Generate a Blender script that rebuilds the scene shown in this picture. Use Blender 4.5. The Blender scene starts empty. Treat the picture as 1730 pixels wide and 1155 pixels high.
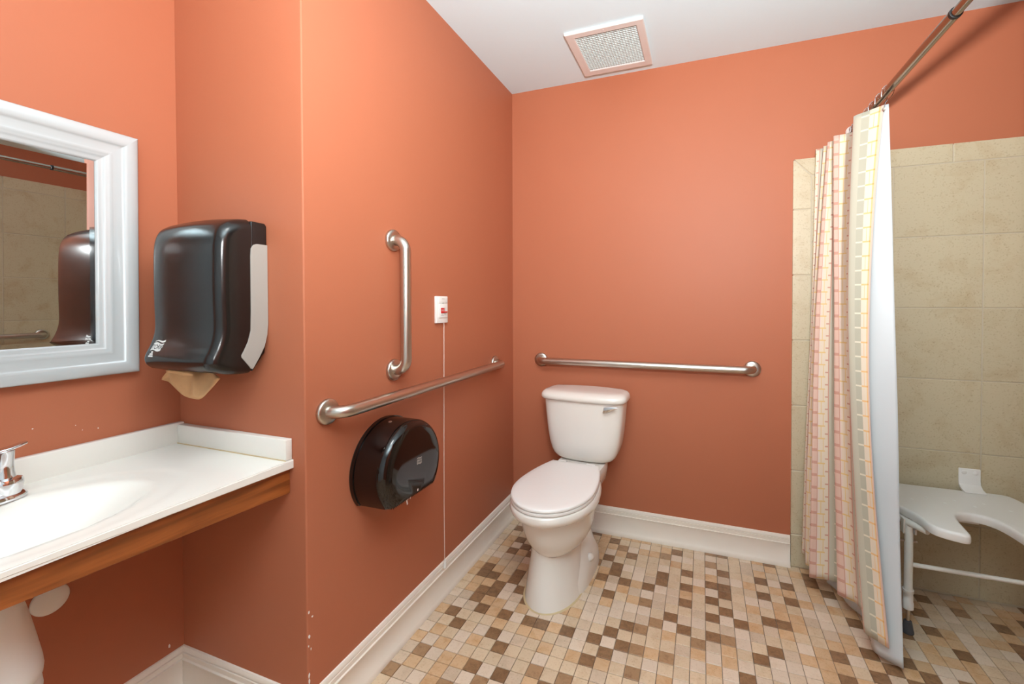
import bpy, bmesh, math, random
from math import sin, cos, pi, radians
from mathutils import Vector, Matrix
random.seed(7)
S = bpy.context.scene
COL = S.collection

# ------------------------------------------------------------------ camera
f_px, ppx, ppy, yaw, pitch, roll = 727.158, 923.139, 522.592, 0.34798, -0.01565, -0.00206
cam = bpy.data.cameras.new('camera'); co = bpy.data.objects.new('camera', cam); COL.objects.link(co)
F = Vector((-sin(yaw)*cos(pitch), cos(yaw)*cos(pitch), sin(pitch)))
R0 = Vector((cos(yaw), sin(yaw), 0)); U0 = R0.cross(F)
R = R0*cos(roll)+U0*sin(roll); U = -R0*sin(roll)+U0*cos(roll)
M = Matrix((R, U, -F)).transposed().to_4x4(); M.translation = Vector((1.03309, -2.27735, 1.23969))
co.matrix_world = M
cam.sensor_fit = 'HORIZONTAL'; cam.sensor_width = 36.0; cam.lens = 36.0*f_px/1730.0
cam.shift_x = -(ppx-865.0)/1730.0; cam.shift_y = (ppy-577.5)/1730.0
cam.clip_start = 0.02
S.camera = co

# ------------------------------------------------------------------ light
W = bpy.data.worlds.new('world'); S.world = W; W.use_nodes = True
W.node_tree.nodes['Background'].inputs[0].default_value = (0.9, 0.95, 1, 1)
W.node_tree.nodes['Background'].inputs[1].default_value = 0.0
def area(name, loc, target, size, power, color=(1, 1, 1), shape='DISK', size_y=None):
    l = bpy.data.lights.new(name, 'AREA'); l.energy = power; l.color = color; l.shape = shape; l.size = size
    if size_y: l.size_y = size_y
    o = bpy.data.objects.new(name, l); COL.objects.link(o); o.location = loc
    o.rotation_euler = (Vector(target)-Vector(loc)).to_track_quat('-Z', 'Y').to_euler()
    return o
area('camera_flash', (1.27, -2.45, 1.69), (1.17, -1.80, 2.79), 0.09, 96.5, (0.94, 0.975, 0.985))
area('overhead_fill', (0.75, -1.75, 2.40), (0.75, -1.75, 0), 0.42, 6.0, (1.0, 0.98, 0.95))  # added fill with no fixture, lifts the floor, toilet top and counter
VS = S.view_settings
S.display_settings.display_device = 'sRGB'
VS.view_transform = 'Standard'; VS.look = 'None'; VS.exposure = 0.0; VS.gamma = 1.0; VS.use_curve_mapping = False

# ------------------------------------------------------------------ materials
def lin(c):
    c = c/255.0
    return c/12.92 if c <= 0.04045 else ((c+0.055)/1.055)**2.4
def rgb(r, g, b): return (lin(r), lin(g), lin(b), 1.0)
def mat(name, col, rough=0.5, metal=0.0, coat=0.0, spec=0.5, mottle=0.0, mscale=6.0, bump=0.0, bscale=200.0,
        obj_random=0.0, tint=0.0):
    m = bpy.data.materials.new(name); m.use_nodes = True
    nt = m.node_tree; b = nt.nodes['Principled BSDF']
    b.inputs['Base Color'].default_value = col; b.inputs['Roughness'].default_value = rough
    b.inputs['Metallic'].default_value = metal; b.inputs['Coat Weight'].default_value = coat
    b.inputs['Specular IOR Level'].default_value = spec
    geo = None
    if mottle or bump:
        geo = nt.nodes.new('ShaderNodeNewGeometry')
    if mottle:
        n = nt.nodes.new('ShaderNodeTexNoise'); n.inputs['Scale'].default_value = mscale; n.inputs['Detail'].default_value = 6
        nt.links.new(geo.outputs['Position'], n.inputs['Vector'])
        mr = nt.nodes.new('ShaderNodeMapRange'); mr.inputs[1].default_value = 0.25; mr.inputs[2].default_value = 0.75
        mr.inputs[3].default_value = 1-mottle; mr.inputs[4].default_value = 1+mottle
        nt.links.new(n.outputs['Fac'], mr.inputs[0])
        val = mr.outputs[0]
        if obj_random or tint:
            if obj_random:
                oi = nt.nodes.new('ShaderNodeObjectInfo'); src = oi.outputs['Random']; k = obj_random
            else:
                at = nt.nodes.new('ShaderNodeAttribute'); at.attribute_name = 'tint'; src = at.outputs['Fac']; k = tint
            m2 = nt.nodes.new('ShaderNodeMapRange'); m2.inputs[3].default_value = 1-k; m2.inputs[4].default_value = 1+k
            nt.links.new(src, m2.inputs[0])
            mm = nt.nodes.new('ShaderNodeMath'); mm.operation = 'MULTIPLY'
            nt.links.new(val, mm.inputs[0]); nt.links.new(m2.outputs[0], mm.inputs[1]); val = mm.outputs[0]
        vm = nt.nodes.new('ShaderNodeVectorMath'); vm.operation = 'SCALE'; vm.inputs[0].default_value = col[:3]
        nt.links.new(val, vm.inputs['Scale']); nt.links.new(vm.outputs[0], b.inputs['Base Color'])
    if bump:
        n = nt.nodes.new('ShaderNodeTexNoise'); n.inputs['Scale'].default_value = bscale
        nt.links.new(geo.outputs['Position'], n.inputs['Vector'])
        bp = nt.nodes.new('ShaderNodeBump'); bp.inputs['Strength'].default_value = bump; bp.inputs['Distance'].default_value = 0.002
        nt.links.new(n.outputs['Fac'], bp.inputs['Height']); nt.links.new(bp.outputs['Normal'], b.inputs['Normal'])
    return m

def stone(name, base, dark, scale, thr, rough=0.35, speck=None, tint=0.08, fine=7.0, amount=0.95):
    """glazed tile: cloudy base with darker blotches and fine pits"""
    m = bpy.data.materials.new(name); m.use_nodes = True; nt = m.node_tree; b = nt.nodes['Principled BSDF']
    b.inputs['Roughness'].default_value = rough
    geo = nt.nodes.new('ShaderNodeNewGeometry')
    n = nt.nodes.new('ShaderNodeTexNoise'); n.inputs['Scale'].default_value = scale; n.inputs['Detail'].default_value = 8; n.inputs['Roughness'].default_value = 0.65
    n.inputs['Distortion'].default_value = 0.4
    nt.links.new(geo.outputs['Position'], n.inputs['Vector'])
    r = nt.nodes.new('ShaderNodeMapRange'); r.inputs[1].default_value = thr; r.inputs[2].default_value = thr+0.22
    nt.links.new(n.outputs['Fac'], r.inputs[0])
    mx = nt.nodes.new('ShaderNodeMix'); mx.data_type = 'RGBA'; mx.inputs[6].default_value = base; mx.inputs[7].default_value = dark
    nt.links.new(r.outputs[0], mx.inputs[0]); out = mx.outputs[2]
    n2 = nt.nodes.new('ShaderNodeTexNoise'); n2.inputs['Scale'].default_value = scale*fine; n2.inputs['Detail'].default_value = 4
    nt.links.new(geo.outputs['Position'], n2.inputs['Vector'])
    r2 = nt.nodes.new('ShaderNodeMapRange'); r2.inputs[1].default_value = 0.56; r2.inputs[2].default_value = 0.72
    r2.inputs[4].default_value = amount
    nt.links.new(n2.outputs['Fac'], r2.inputs[0])
    ml = nt.nodes.new('ShaderNodeMath'); ml.operation = 'MULTIPLY'
    nt.links.new(r2.outputs[0], ml.inputs[0]); nt.links.new(n.outputs['Fac'], ml.inputs[1])
    mx2 = nt.nodes.new('ShaderNodeMix'); mx2.data_type = 'RGBA'; mx2.inputs[7].default_value = speck or dark
    nt.links.new(ml.outputs[0], mx2.inputs[0]); nt.links.new(out, mx2.inputs[6]); out = mx2.outputs[2]
    at = nt.nodes.new('ShaderNodeAttribute'); at.attribute_name = 'tint'
    m2 = nt.nodes.new('ShaderNodeMapRange'); m2.inputs[3].default_value = 1-tint; m2.inputs[4].default_value = 1+tint
    nt.links.new(at.outputs['Fac'], m2.inputs[0])
    vm = nt.nodes.new('ShaderNodeVectorMath'); vm.operation = 'SCALE'
    nt.links.new(out, vm.inputs[0]); nt.links.new(m2.outputs[0], vm.inputs['Scale']); nt.links.new(vm.outputs[0], b.inputs['Base Color'])
    return m

PAINT = mat('terracotta_paint', (0.465, 0.148, 0.075, 1), 0.5, mottle=0.018, mscale=3, bump=0.06, bscale=260, spec=0.25)
CEIL = mat('ceiling_paint', rgb(224, 246, 254), 0.9, bump=0.05, bscale=150)
TRIMW = mat('trim_paint', rgb(240, 226, 212), 0.35, mottle=0.02, mscale=9)
WHITE_GLOSS = mat('frame_lacquer', rgb(190, 192, 192), 0.18, coat=0.4)
PORC = mat('porcelain', rgb(236, 227, 218), 0.09, coat=0.3)
SEATP = mat('seat_plastic', rgb(240, 233, 228), 0.28)
MARBLE = mat('cultured_marble', rgb(238, 232, 223), 0.16, mottle=0.012, mscale=5)
CHROME = mat('chrome', rgb(225, 225, 228), 0.06, 1.0)
STEEL = mat('brushed_steel', rgb(200, 192, 182), 0.3, 1.0)
RODM = mat('rod_steel', rgb(158, 146, 134), 0.2, 1.0)
BLACKP = mat('smoked_black_plastic', rgb(24, 22, 21), 0.19, spec=0.55, bump=0.05, bscale=600)
BLACKG = mat('gloss_black_plastic', rgb(14, 9, 8), 0.06, spec=0.6)
DARKM = mat('dark_plastic', rgb(12, 11, 11), 0.5)
GREYP = mat('grey_plastic', rgb(166, 161, 153), 0.4)
PLW = mat('white_plastic', rgb(238, 232, 226), 0.4)
ALUW = mat('powder_white', rgb(235, 228, 218), 0.35)
VENTW = mat('vent_white', rgb(228, 224, 220), 0.4)
GRILLE = mat('grille_white', rgb(226, 232, 228), 0.5)
RUBBER = mat('grey_rubber', rgb(74, 74, 78), 0.6)
REDP = mat('red_print', rgb(205, 32, 36), 0.4)
PRINT = mat('white_print', rgb(225, 222, 218), 0.5)
PRINTG = mat('grey_print', rgb(150, 142, 136), 0.5)
KRAFT = mat('kraft_paper', rgb(208, 160, 112), 0.85, mottle=0.05, mscale=60)
TISSUE = mat('tissue_paper', rgb(235, 215, 205), 0.9)
CHIP = mat('bare_plaster', rgb(238, 228, 222), 0.9)
LINERM = mat('liner_vinyl', rgb(206, 207, 208), 0.4, mottle=0.01)
GROUTF = mat('floor_grout', rgb(132, 114, 98), 0.9, mottle=0.12, mscale=30)
GROUTW = mat('wall_grout', rgb(196, 182, 160), 0.9)
CAULK = mat('caulk', rgb(205, 180, 140), 0.6)
WALLT = stone('travertine_wall_tile', rgb(201, 185, 155), rgb(188, 166, 132), 7.0, 0.50, 0.38, rgb(146, 116, 82), 0.03, 22.0, 0.75)
T_BEIGE = stone('tile_beige', rgb(218, 191, 160), rgb(206, 174, 140), 22, 0.48, 0.38, rgb(172, 136, 102), 0.06)
T_PINK = stone('tile_pale', rgb(224, 200, 177), rgb(215, 187, 160), 20, 0.5, 0.38, rgb(188, 156, 128), 0.05)
T_TAN = stone('tile_tan', rgb(214, 176, 137), rgb(202, 156, 112), 24, 0.46, 0.38, rgb(168, 122, 82), 0.06)
T_GREY = stone('tile_grey', rgb(212, 186, 160), rgb(198, 172, 146), 22, 0.48, 0.38, rgb(160, 134, 108), 0.05)
T_DARK = stone('tile_brown', rgb(148, 111, 79), rgb(120, 88, 61), 45, 0.42, 0.4, rgb(172, 136, 100), 0.12)
T_MID = stone('tile_light_brown', rgb(168, 131, 97), rgb(138, 103, 74), 40, 0.48, 0.4, rgb(196, 160, 122), 0.08)

def wood_mat():
    m = bpy.data.materials.new('stained_wood'); m.use_nodes = True; nt = m.node_tree; b = nt.nodes['Principled BSDF']
    b.inputs['Roughness'].default_value = 0.38
    geo = nt.nodes.new('ShaderNodeNewGeometry'); mp = nt.nodes.new('ShaderNodeMapping'); mp.inputs['Scale'].default_value = (8, 1.2, 14)
    nt.links.new(geo.outputs['Position'], mp.inputs[0])
    n = nt.nodes.new('ShaderNodeTexNoise'); n.inputs['Scale'].default_value = 4; n.inputs['Detail'].default_value = 6; n.inputs['Distortion'].default_value = 0.6
    nt.links.new(mp.outputs[0], n.inputs['Vector'])
    cr = nt.nodes.new('ShaderNodeValToRGB'); e = cr.color_ramp.elements
    e[0].position = 0.3; e[0].color = rgb(116, 60, 24); e[1].position = 0.7; e[1].color = rgb(166, 92, 42)
    nt.links.new(n.outputs['Fac'], cr.inputs[0]); nt.links.new(cr.outputs[0], b.inputs['Base Color'])
    return m
WOOD = wood_mat()

def curtain_mat():
    """printed stripes and little bricks; UV is in metres (u across the cloth, v up it)"""
    m = bpy.data.materials.new('curtain_print'); m.use_nodes = True; nt = m.node_tree; b = nt.nodes['Principled BSDF']
    b.inputs['Roughness'].default_value = 0.7; b.inputs['Sheen Weight'].default_value = 0.2
    N = nt.nodes.new; L = nt.links.new
    uv = N('ShaderNodeUVMap'); uv.uv_map = 'UVMap'
    sp = N('ShaderNodeSeparateXYZ'); L(uv.outputs[0], sp.inputs[0])
    def math_(op, a, b_=None, c=None):
        n = N('ShaderNodeMath'); n.operation = op
        for i, x in enumerate((a, b_, c)):
            if x is None: continue
            if isinstance(x, (int, float)): n.inputs[i].default_value = x
            else: L(x, n.inputs[i])
        return n.outputs[0]
    u, v = sp.outputs[0], sp.outputs[1]
    t = math_('FRACT', u)                      # u already normalised to stripe periods by the builder
    def ramp(stops):
        r = N('ShaderNodeValToRGB'); r.color_ramp.interpolation = 'CONSTANT'; e = r.color_ramp.elements
        while len(e) < len(stops): e.new(0.5)
        for i, (p, c) in enumerate(stops): e[i].position = p; e[i].color = c
        L(t, r.inputs[0]); return r.outputs[0]
    cream, pinkc, sage, sage2 = rgb(227, 209, 187), rgb(220, 184, 166), rgb(193, 186, 166), rgb(182, 176, 156)
    orange, rose, ppale, yel = rgb(232, 186, 126), rgb(204, 152, 132), rgb(228, 206, 192), rgb(226, 192, 130)
    base = ramp([(0.0, pinkc), (0.05, orange), (0.085, cream), (0.24, sage2), (0.34, sage), (0.46, rose), (0.485, cream),
                 (0.56, cream), (0.70, ppale), (0.74, rose), (0.76, pinkc), (0.96, rose)])
    line = ramp([(0.0, pinkc), (0.05, rgb(222, 160, 90)), (0.085, orange), (0.24, rgb(222, 212, 190)), (0.34, sage), (0.46, rose), (0.485, rose),
                 (0.56, yel), (0.70, yel), (0.74, rose), (0.76, rose), (0.96, rose)])
    # brick courses: two courses offset by half
    half = math_('GREATER_THAN', t, 0.56)
    vv = math_('ADD', math_('DIVIDE', v, 0.052), math_('MULTIPLY', half, 0.37))
    fr = math_('FRACT', vv)
    hl = math_('LESS_THAN', fr, math_('ADD', 0.11, math_('MULTIPLY', math_('GREATER_THAN', t, 0.76), 0.12)))
    # small uprights inside the cream stripe, on every other course
    alt = math_('LESS_THAN', math_('FRACT', math_('MULTIPLY', vv, 0.5)), 0.5)
    up1 = math_('MULTIPLY', math_('COMPARE', t, 0.60, 0.008), alt)
    up2 = math_('MULTIPLY', math_('COMPARE', t, 0.655, 0.008), math_('SUBTRACT', 1.0, alt))
    up3 = math_('COMPARE', t, 0.16, 0.006)
    up3 = math_('MULTIPLY', up3, alt)
    mask = math_('MAXIMUM', math_('MAXIMUM', hl, up1), math_('MAXIMUM', up2, up3))
    mx = N('ShaderNodeMix'); mx.data_type = 'RGBA'
    L(mask, mx.inputs[0]); L(base, mx.inputs[6]); L(line, mx.inputs[7])
    L(mx.outputs[2], b.inputs['Base Color'])
    # woven relief
    w = N('ShaderNodeTexNoise'); w.inputs['Scale'].default_value = 500
    bp = N('ShaderNodeBump'); bp.inputs['Strength'].default_value = 0.05; L(w.outputs[0], bp.inputs['Height']); L(bp.outputs[0], b.inputs['Normal'])
    return m
CURT = curtain_mat()
def mirror_mat():
    return mat('mirror_silver', rgb(222, 226, 226), 0.0, 1.0)
MIRROR = mirror_mat()

# ------------------------------------------------------------------ helpers
class MB:
    """collects verts/faces in world space"""
    def __init__(s): s.v = []; s.f = []; s.mi = []
    def add(s, vs, fs, mi=0):
        o = len(s.v); s.v += [tuple(x) for x in vs]; s.f += [tuple(i+o for i in q) for q in fs]; s.mi += [mi]*len(fs)
        return s
    def box(s, x0, x1, y0, y1, z0, z1):
        v = [(x0, y0, z0), (x1, y0, z0), (x1, y1, z0), (x0, y1, z0), (x0, y0, z1), (x1, y0, z1), (x1, y1, z1), (x0, y1, z1)]
        return s.add(v, [(0, 3, 2, 1), (4, 5, 6, 7), (0, 1, 5, 4), (1, 2, 6, 5), (2, 3, 7, 6), (3, 0, 4, 7)])
    def loft(s, rings, cap0=True, cap1=True, close=True):
        n = len(rings[0]); v = [p for r in rings for p in r]; f = []
        for i in range(len(rings)-1):
            for j in range(n if close else n-1):
                k = (j+1) % n; f.append((i*n+j, i*n+k, (i+1)*n+k, (i+1)*n+j))
        if cap0: f.append(tuple(reversed(range(n))))
        if cap1: f.append(tuple((len(rings)-1)*n+j for j in range(n)))
        return s.add(v, f)
    def tube(s, path, r, n=20, caps=True):
        path = [Vector(p) for p in path]; rings = []
        t0 = (path[1]-path[0]).normalized(); up = Vector((0, 0, 1)) if abs(t0.z) < 0.9 else Vector((1, 0, 0))
        nrm = t0.cross(up).normalized()
        for i, p in enumerate(path):
            if i == 0: t = path[1]-path[0]
            elif i == len(path)-1: t = path[-1]-path[-2]
            else: t = (path[i+1]-path[i]).normalized()+(path[i]-path[i-1]).normalized()
            t.normalize(); nrm = (nrm-t*nrm.dot(t)).normalized(); b = t.cross(nrm)
            rr = r[i] if isinstance(r, (list, tuple)) else r
            rings.append([p+nrm*(rr*cos(2*pi*k/n))+b*(rr*sin(2*pi*k/n)) for k in range(n)])
        return s.loft(rings, caps, caps)
    def lathe(s, c, axis, prof, n=32):
        """prof = (radius, height along axis)"""
        c = Vector(c); a = Vector(axis).normalized(); up = Vector((0, 0, 1)) if abs(a.z) < 0.9 else Vector((1, 0, 0))
        e1 = a.cross(up).normalized(); e2 = a.cross(e1)
        rings = [[c+a*h+e1*(max(r, 1e-4)*cos(2*pi*k/n))+e2*(max(r, 1e-4)*sin(2*pi*k/n)) for k in range(n)] for r, h in prof]
        return s.loft(rings)
    def prism(s, poly, off):
        """poly: list of 3d pts, off: vector"""
        n = len(poly); off = Vector(off); v = [Vector(p) for p in poly]+[Vector(p)+off for p in poly]
        f = [tuple(reversed(range(n))), tuple(range(n, 2*n))]+[(i, (i+1) % n, n+(i+1) % n, n+i) for i in range(n)]
        return s.add(v, f)

def finish(me, smooth, bevel=None, seg=2, angle=35, recalc=True):
    bm = bmesh.new(); bm.from_mesh(me)
    if recalc: bmesh.ops.recalc_face_normals(bm, faces=bm.faces)
    if bevel:
        ed = [e for e in bm.edges if len(e.link_faces) == 2 and e.calc_face_angle(0) > radians(angle)]
        bmesh.ops.bevel(bm, geom=ed, offset=bevel, segments=seg, profile=0.5, affect='EDGES', clamp_overlap=True)
    for fc in bm.faces: fc.smooth = smooth
    if smooth:
        for e in bm.edges:
            if len(e.link_faces) == 2 and e.calc_face_angle(0) > radians(45): e.smooth = False
    bm.to_mesh(me); bm.free()

def build(name, mb, m, parent=None, smooth=False, bevel=None, seg=2, angle=35, label=None, cat=None, kind=None, group=None, recalc=True):
    base = Vector(parent['_base']) if parent is not None and '_base' in parent else Vector((0, 0, 0))
    me = bpy.data.meshes.new(name); me.from_pydata([tuple(Vector(v)-base) for v in mb.v], [], mb.f)
    for mm in (m if isinstance(m, (list, tuple)) else [m]): me.materials.append(mm)
    if any(mb.mi):
        for p, i in zip(me.polygons, mb.mi): p.material_index = i
    finish(me, smooth, bevel, seg, angle, recalc); me.update()
    o = bpy.data.objects.new(name, me); COL.objects.link(o)
    if parent is not None: o.parent = parent
    o['_base'] = tuple(base)
    tag(o, label, cat, kind, group)
    return o
def tag(o, label=None, cat=None, kind=None, group=None):
    if label: o['label'] = label
    if cat: o['category'] = cat
    if kind: o['kind'] = kind
    if group: o['group'] = group
    return o
def thing(name, loc, label, cat, group=None, kind=None):
    o = bpy.data.objects.new(name, None); COL.objects.link(o); o.location = loc; o['_base'] = tuple(loc); o.empty_display_size = 0.05
    return tag(o, label, cat, kind, group)
def copy_tree(o, parent=None):
    c = o.copy(); COL.objects.link(c)
    if parent is not None: c.parent = parent
    for ch in list(o.children): copy_tree(ch, c)
    return c
def arc(c, e1, e2, r, a0, a1, n):
    c, e1, e2 = Vector(c), Vector(e1), Vector(e2)
    return [c+e1*(r*cos(a0+(a1-a0)*i/n))+e2*(r*sin(a0+(a1-a0)*i/n)) for i in range(n+1)]
def catmull(pts, k):
    out = []; n = len(pts)
    for i in range(n-1):
        p0, p1, p2, p3 = pts[max(i-1, 0)], pts[i], pts[i+1], pts[min(i+2, n-1)]
        for s in range(k):
            t = s/k
            out.append(tuple(0.5*((2*b)+(-a+c)*t+(2*a-5*b+4*c-d)*t*t+(-a+3*b-3*c+d)*t**3) for a, b, c, d in zip(p0, p1, p2, p3)))
    out.append(tuple(pts[-1])); return out
def text_mesh(name, body, size, origin, ex, ey, m, parent, depth=0.0004, shear=0.0):
    """lettering standing in the plane ex/ey at origin (origin = centre of the text)"""
    cu = bpy.data.curves.new(name, 'FONT'); cu.body = body; cu.size = size; cu.extrude = depth; cu.align_x = 'CENTER'; cu.align_y = 'CENTER'
    cu.shear = shear
    tmp = bpy.data.objects.new(name+'_tmp', cu); COL.objects.link(tmp)
    dg = bpy.context.evaluated_depsgraph_get(); me = bpy.data.meshes.new_from_object(tmp.evaluated_get(dg))
    bpy.data.objects.remove(tmp); bpy.data.curves.remove(cu)
    ex, ey = Vector(ex).normalized(), Vector(ey); ey = (ey-ex*ey.dot(ex)).normalized(); ez = ex.cross(ey)
    base = Vector(parent['_base']); og = Vector(origin)-base
    for v in me.vertices: v.co = og+ex*v.co.x+ey*v.co.y+ez*v.co.z
    me.materials.clear(); me.materials.append(m)
    o = bpy.data.objects.new(name, me); COL.objects.link(o); o.parent = parent; o['_base'] = tuple(base); return o

# ------------------------------------------------------------------ setting
H = 2.438; XM = -0.531; YR = -1.390; XW = 2.42; YF = -3.6; XT = 1.425; ZT = 1.898; HB = 0.145
def wall(name, *b, bevel=None):
    return build(name, MB().box(*b), PAINT, kind='structure', bevel=bevel, seg=3, smooth=bool(bevel))
floor = build('floor', MB().box(XM-0.1, XW+0.1, YF-0.1, 0.1, -0.1, -0.0035), GROUTF, kind='structure')
ceiling = build('ceiling', MB().box(XM-0.1, XW+0.1, YF-0.1, 0.1, H, H+0.1), CEIL, kind='structure')
wall_back = wall('wall_back', -0.1, XW+0.1, 0, 0.1, 0, H)
_fp = [(-0.1, 0), (-0.1, YR)]+[(-.004+.004*sin(a), YR+.004-.004*cos(a)) for a in (0, .4, .8, 1.2, pi/2)]+[(0, 0)]
wall_side = build('wall_side', MB().prism([(x, y, 0) for x, y in _fp], (0, 0, H)), PAINT, kind='structure')
wall_return = wall('wall_return', XM, -0.1, YR, YR+0.1, 0, H)
wall_left = wall('wall_left', XM-0.1, XM, YF, YR+0.1, 0, H)
wall_right = wall('wall_right', XW, XW+0.1, YF, 0, 0, H)
wall_front = build('wall_front', MB().box(XM-0.1, XW+0.1, YF-0.1, YF, 0, H), CEIL, kind='structure')
wall_end = wall('wall_shower_end', 1.62, XW, -1.74, -1.62, 0, H)

# paint chips knocked out of the outer corner and specks on the mirror wall
def chip(parent, c, e1, e2, n, w, h, rnd):
    c, e1, e2, n = Vector(c), Vector(e1), Vector(e2), Vector(n)
    k = 7; pts = []
    for i in range(k):
        a = 2*pi*i/k; q = 0.65+0.5*rnd.random()
        pts.append(c+e1*(w*q*cos(a))+e2*(h*q*sin(a))-n*0.0003)
    build('paint_chip', MB().prism(pts, n*0.0007), CHIP, parent)
rnd = random.Random(3)
for y, z, w, h in ((-1.3845, .374, .003, .006), (-1.3735, .356, .003, .003), (-1.384, .306, .0035, .006), (-1.3865, .28, .002, .003),
                   (-1.379, .267, .0015, .004), (-1.386, .197, .003, .008), (-1.3855, .18, .003, .009)):
    chip(wall_side, (0, y, z), (0, 1, 0), (0, 0, 1), (1, 0, 0), w, h, rnd)
for y, z, w, h in ((-1.712, .929, .0015, .0015), (-1.589, .897, .0012, .002), (-1.621, .901, .001, .001), (-1.43, .169, .003, .008), (-1.634, .917, .001, .001)):
    chip(wall_left, (XM, y, z), (0, 1, 0), (0, 0, 1), (1, 0, 0), w, h, rnd)

# baseboards: profile (distance from wall, height)
BP = [(0, 0), (.021, 0), (.0215, .008), (.018, .022), (.0125, .030), (.012, .1035), (.0125, .1045), (.0145, .107), (.0142, .1095), (.0085, .1105), (.0092, .1135),
      (.0095, .1258), (.0055, .1268), (.0055, .1290), (.0080, .1302), (.0072, .138), (.0045, .1435), (.0, .145)]
def baseboard(name, p0, p1, nrm, m0=0.0, m1=0.0):
    """m0/m1: +1 mitre for an inner corner, -1 for an outer one"""
    p0, p1, nrm = Vector((*p0, 0)), Vector((*p1, 0)), Vector((*nrm, 0)); d = (p1-p0).normalized()
    r0 = [p0+nrm*t+d*(t*m0)+Vector((0, 0, z)) for t, z in BP]; r1 = [p1+nrm*t-d*(t*m1)+Vector((0, 0, z)) for t, z in BP]
    return build(name, MB().loft([r0, r1]), TRIMW, kind='structure', smooth=True)
baseboard('baseboard_side', (0, YR), (0, 0), (1, 0), -1, 1)
baseboard('baseboard_back', (0, 0), (XT-0.002, 0), (0, -1), 1, 0)
baseboard('baseboard_return', (XM, YR), (0, YR), (0, -1), 1, -1)
baseboard('baseboard_left', (XM, YF), (XM, YR), (1, 0), 1, 1)
baseboard('baseboard_front', (XM, YF), (XW, YF), (0, 1), 1, 0)

# ---------------------------------------------------------------- floor tiles
P = 0.0517; OX = 0.01396; OY = 0.04216; G = 0.0011
DARK = {(1,1),(1,8),(1,9),(1,14),(2,3),(2,5),(2,9),(2,11),(2,12),(2,15),(3,4),(3,10),(3,11),(3,13),(4,5),(4,8),(4,9),(5,10),(5,13),(5,15),(5,18),(6,11),(6,16),(7,13),(7,18),(8,-1),(8,1),(8,13),(9,-1),(10,4),(10,13),(11,0),(11,3),(11,6),(12,4),(12,5),(12,8),(12,13),(12,15),(13,2),(13,6),(13,12),(13,14),(14,11),(14,13),(15,6),(16,4),(16,5),(17,0),(17,9),(18,3),(18,5),(18,7),(18,10),(20,4),(20,6),(20,8),(20,10),(21,-1),(21,2),(21,4),(21,5),(21,7),(22,8),(22,13),(23,11),(24,2),(24,4),(24,7),(24,10),(25,-1),(25,7),(26,2),(26,4),(28,0),(28,1),(28,9),(28,11),(29,2),(30,5),(30,8),(30,10),(31,9),(32,8),(32,10),(33,5),(33,9),(35,2),(35,4),(36,0),(36,6),(40,2),(40,4),(40,5),(42,1),(43,-1)}
MID = {(0,20),(1,18),(4,20),(6,19),(9,17),(11,17),(12,1),(15,8),(15,11),(15,13),(15,15),(16,1),(16,10),(17,13),(19,11),(20,-1),(20,1),(21,10),(35,9),(38,1)}
FT = [T_BEIGE, T_PINK, T_TAN, T_GREY, T_DARK, T_MID]
rt = random.Random(21)
def project(p):
    d = Vector(p)-M.translation; z = d.dot(F)
    if z < 0.05: return None
    return (ppx+f_px*d.dot(R)/z, ppy-f_px*d.dot(U)/z)
cells = []
for i in range(-11, 47):
    for j in range(-1, 69):
        x0 = max(OX+i*P+G, XM); x1 = min(OX+(i+1)*P-G, XW); y1 = min(-(OY+j*P)-G, -0.001); y0 = max(-(OY+(j+1)*P)+G, YF)
        if x1-x0 < 0.008 or y1-y0 < 0.008: continue
        if x1 < 0 and y1 > YR: continue
        if x0 > 1.62 and -1.74 < y0 < -1.62: pass
        k = (i, j); pc = project(((x0+x1)/2, (y0+y1)/2, 0)); vis = pc is not None and -10 < pc[0] < 1740 and pc[1] < 1160
        if k in DARK: c = 4
        elif k in MID: c = 5
        elif not vis and rt.random() < 0.17: c = 4
        else: c = rt.choices([0, 1, 2, 3], [.34, .25, .29, .12])[0]
        cells.append((i, j, x0, x1, y0, y1, c, rt.random()))
def tile_geo(x0, x1, y0, y1, ztop=0.0, zb=-0.004, b=0.0011):
    v = [(x0, y0, zb), (x1, y0, zb), (x1, y1, zb), (x0, y1, zb), (x0, y0, ztop-b*.8), (x1, y0, ztop-b*.8), (x1, y1, ztop-b*.8), (x0, y1, ztop-b*.8),
         (x0+b, y0+b, ztop), (x1-b, y0+b, ztop), (x1-b, y1-b, ztop), (x0+b, y1-b, ztop)]
    fcs = [(8, 9, 10, 11)]
    for a in range(4):
        c = (a+1) % 4; fcs.append((a, c, 4+c, 4+a)); fcs.append((4+a, 4+c, 8+c, 8+a))
    return v, fcs
def tint_mesh(me, vals):
    at = me.attributes.new('tint', 'FLOAT', 'FACE')
    at.data.foreach_set('value', vals)
vis = []
for q in cells:
    i, j, x0, x1, y0, y1, c, tn = q
    if x1-x0 < P*.9 or y1-y0 < P*.9: continue
    pr = [project((x, y, 0)) for x, y in ((x0, y0), (x1, y0), (x1, y1), (x0, y1))]
    if any(p is None for p in pr): continue
    cx, cy = sum(p[0] for p in pr)/4, sum(p[1] for p in pr)/4
    if not (0 < cx < 1730 and 0 < cy < 1150): continue
    if x1 < 0.0: continue
    a = abs(sum(pr[k][0]*pr[(k+1) % 4][1]-pr[(k+1) % 4][0]*pr[k][1] for k in range(4)))/2
    if 1465 < cx < 1520 and cy < 1100: continue        # under the curtain's edge
    if 0.31 < (x0+x1)/2 < 0.58 and -0.66 < (y0+y1)/2 < -0.14: continue   # under the toilet
    vis.append((a, q))
vis.sort(key=lambda t: -t[0])
single = {(q[0], q[1]) for a, q in vis[:298]}
proto = {}
stuff_v = MB(); stuff_t = []; stuff_m = []
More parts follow.
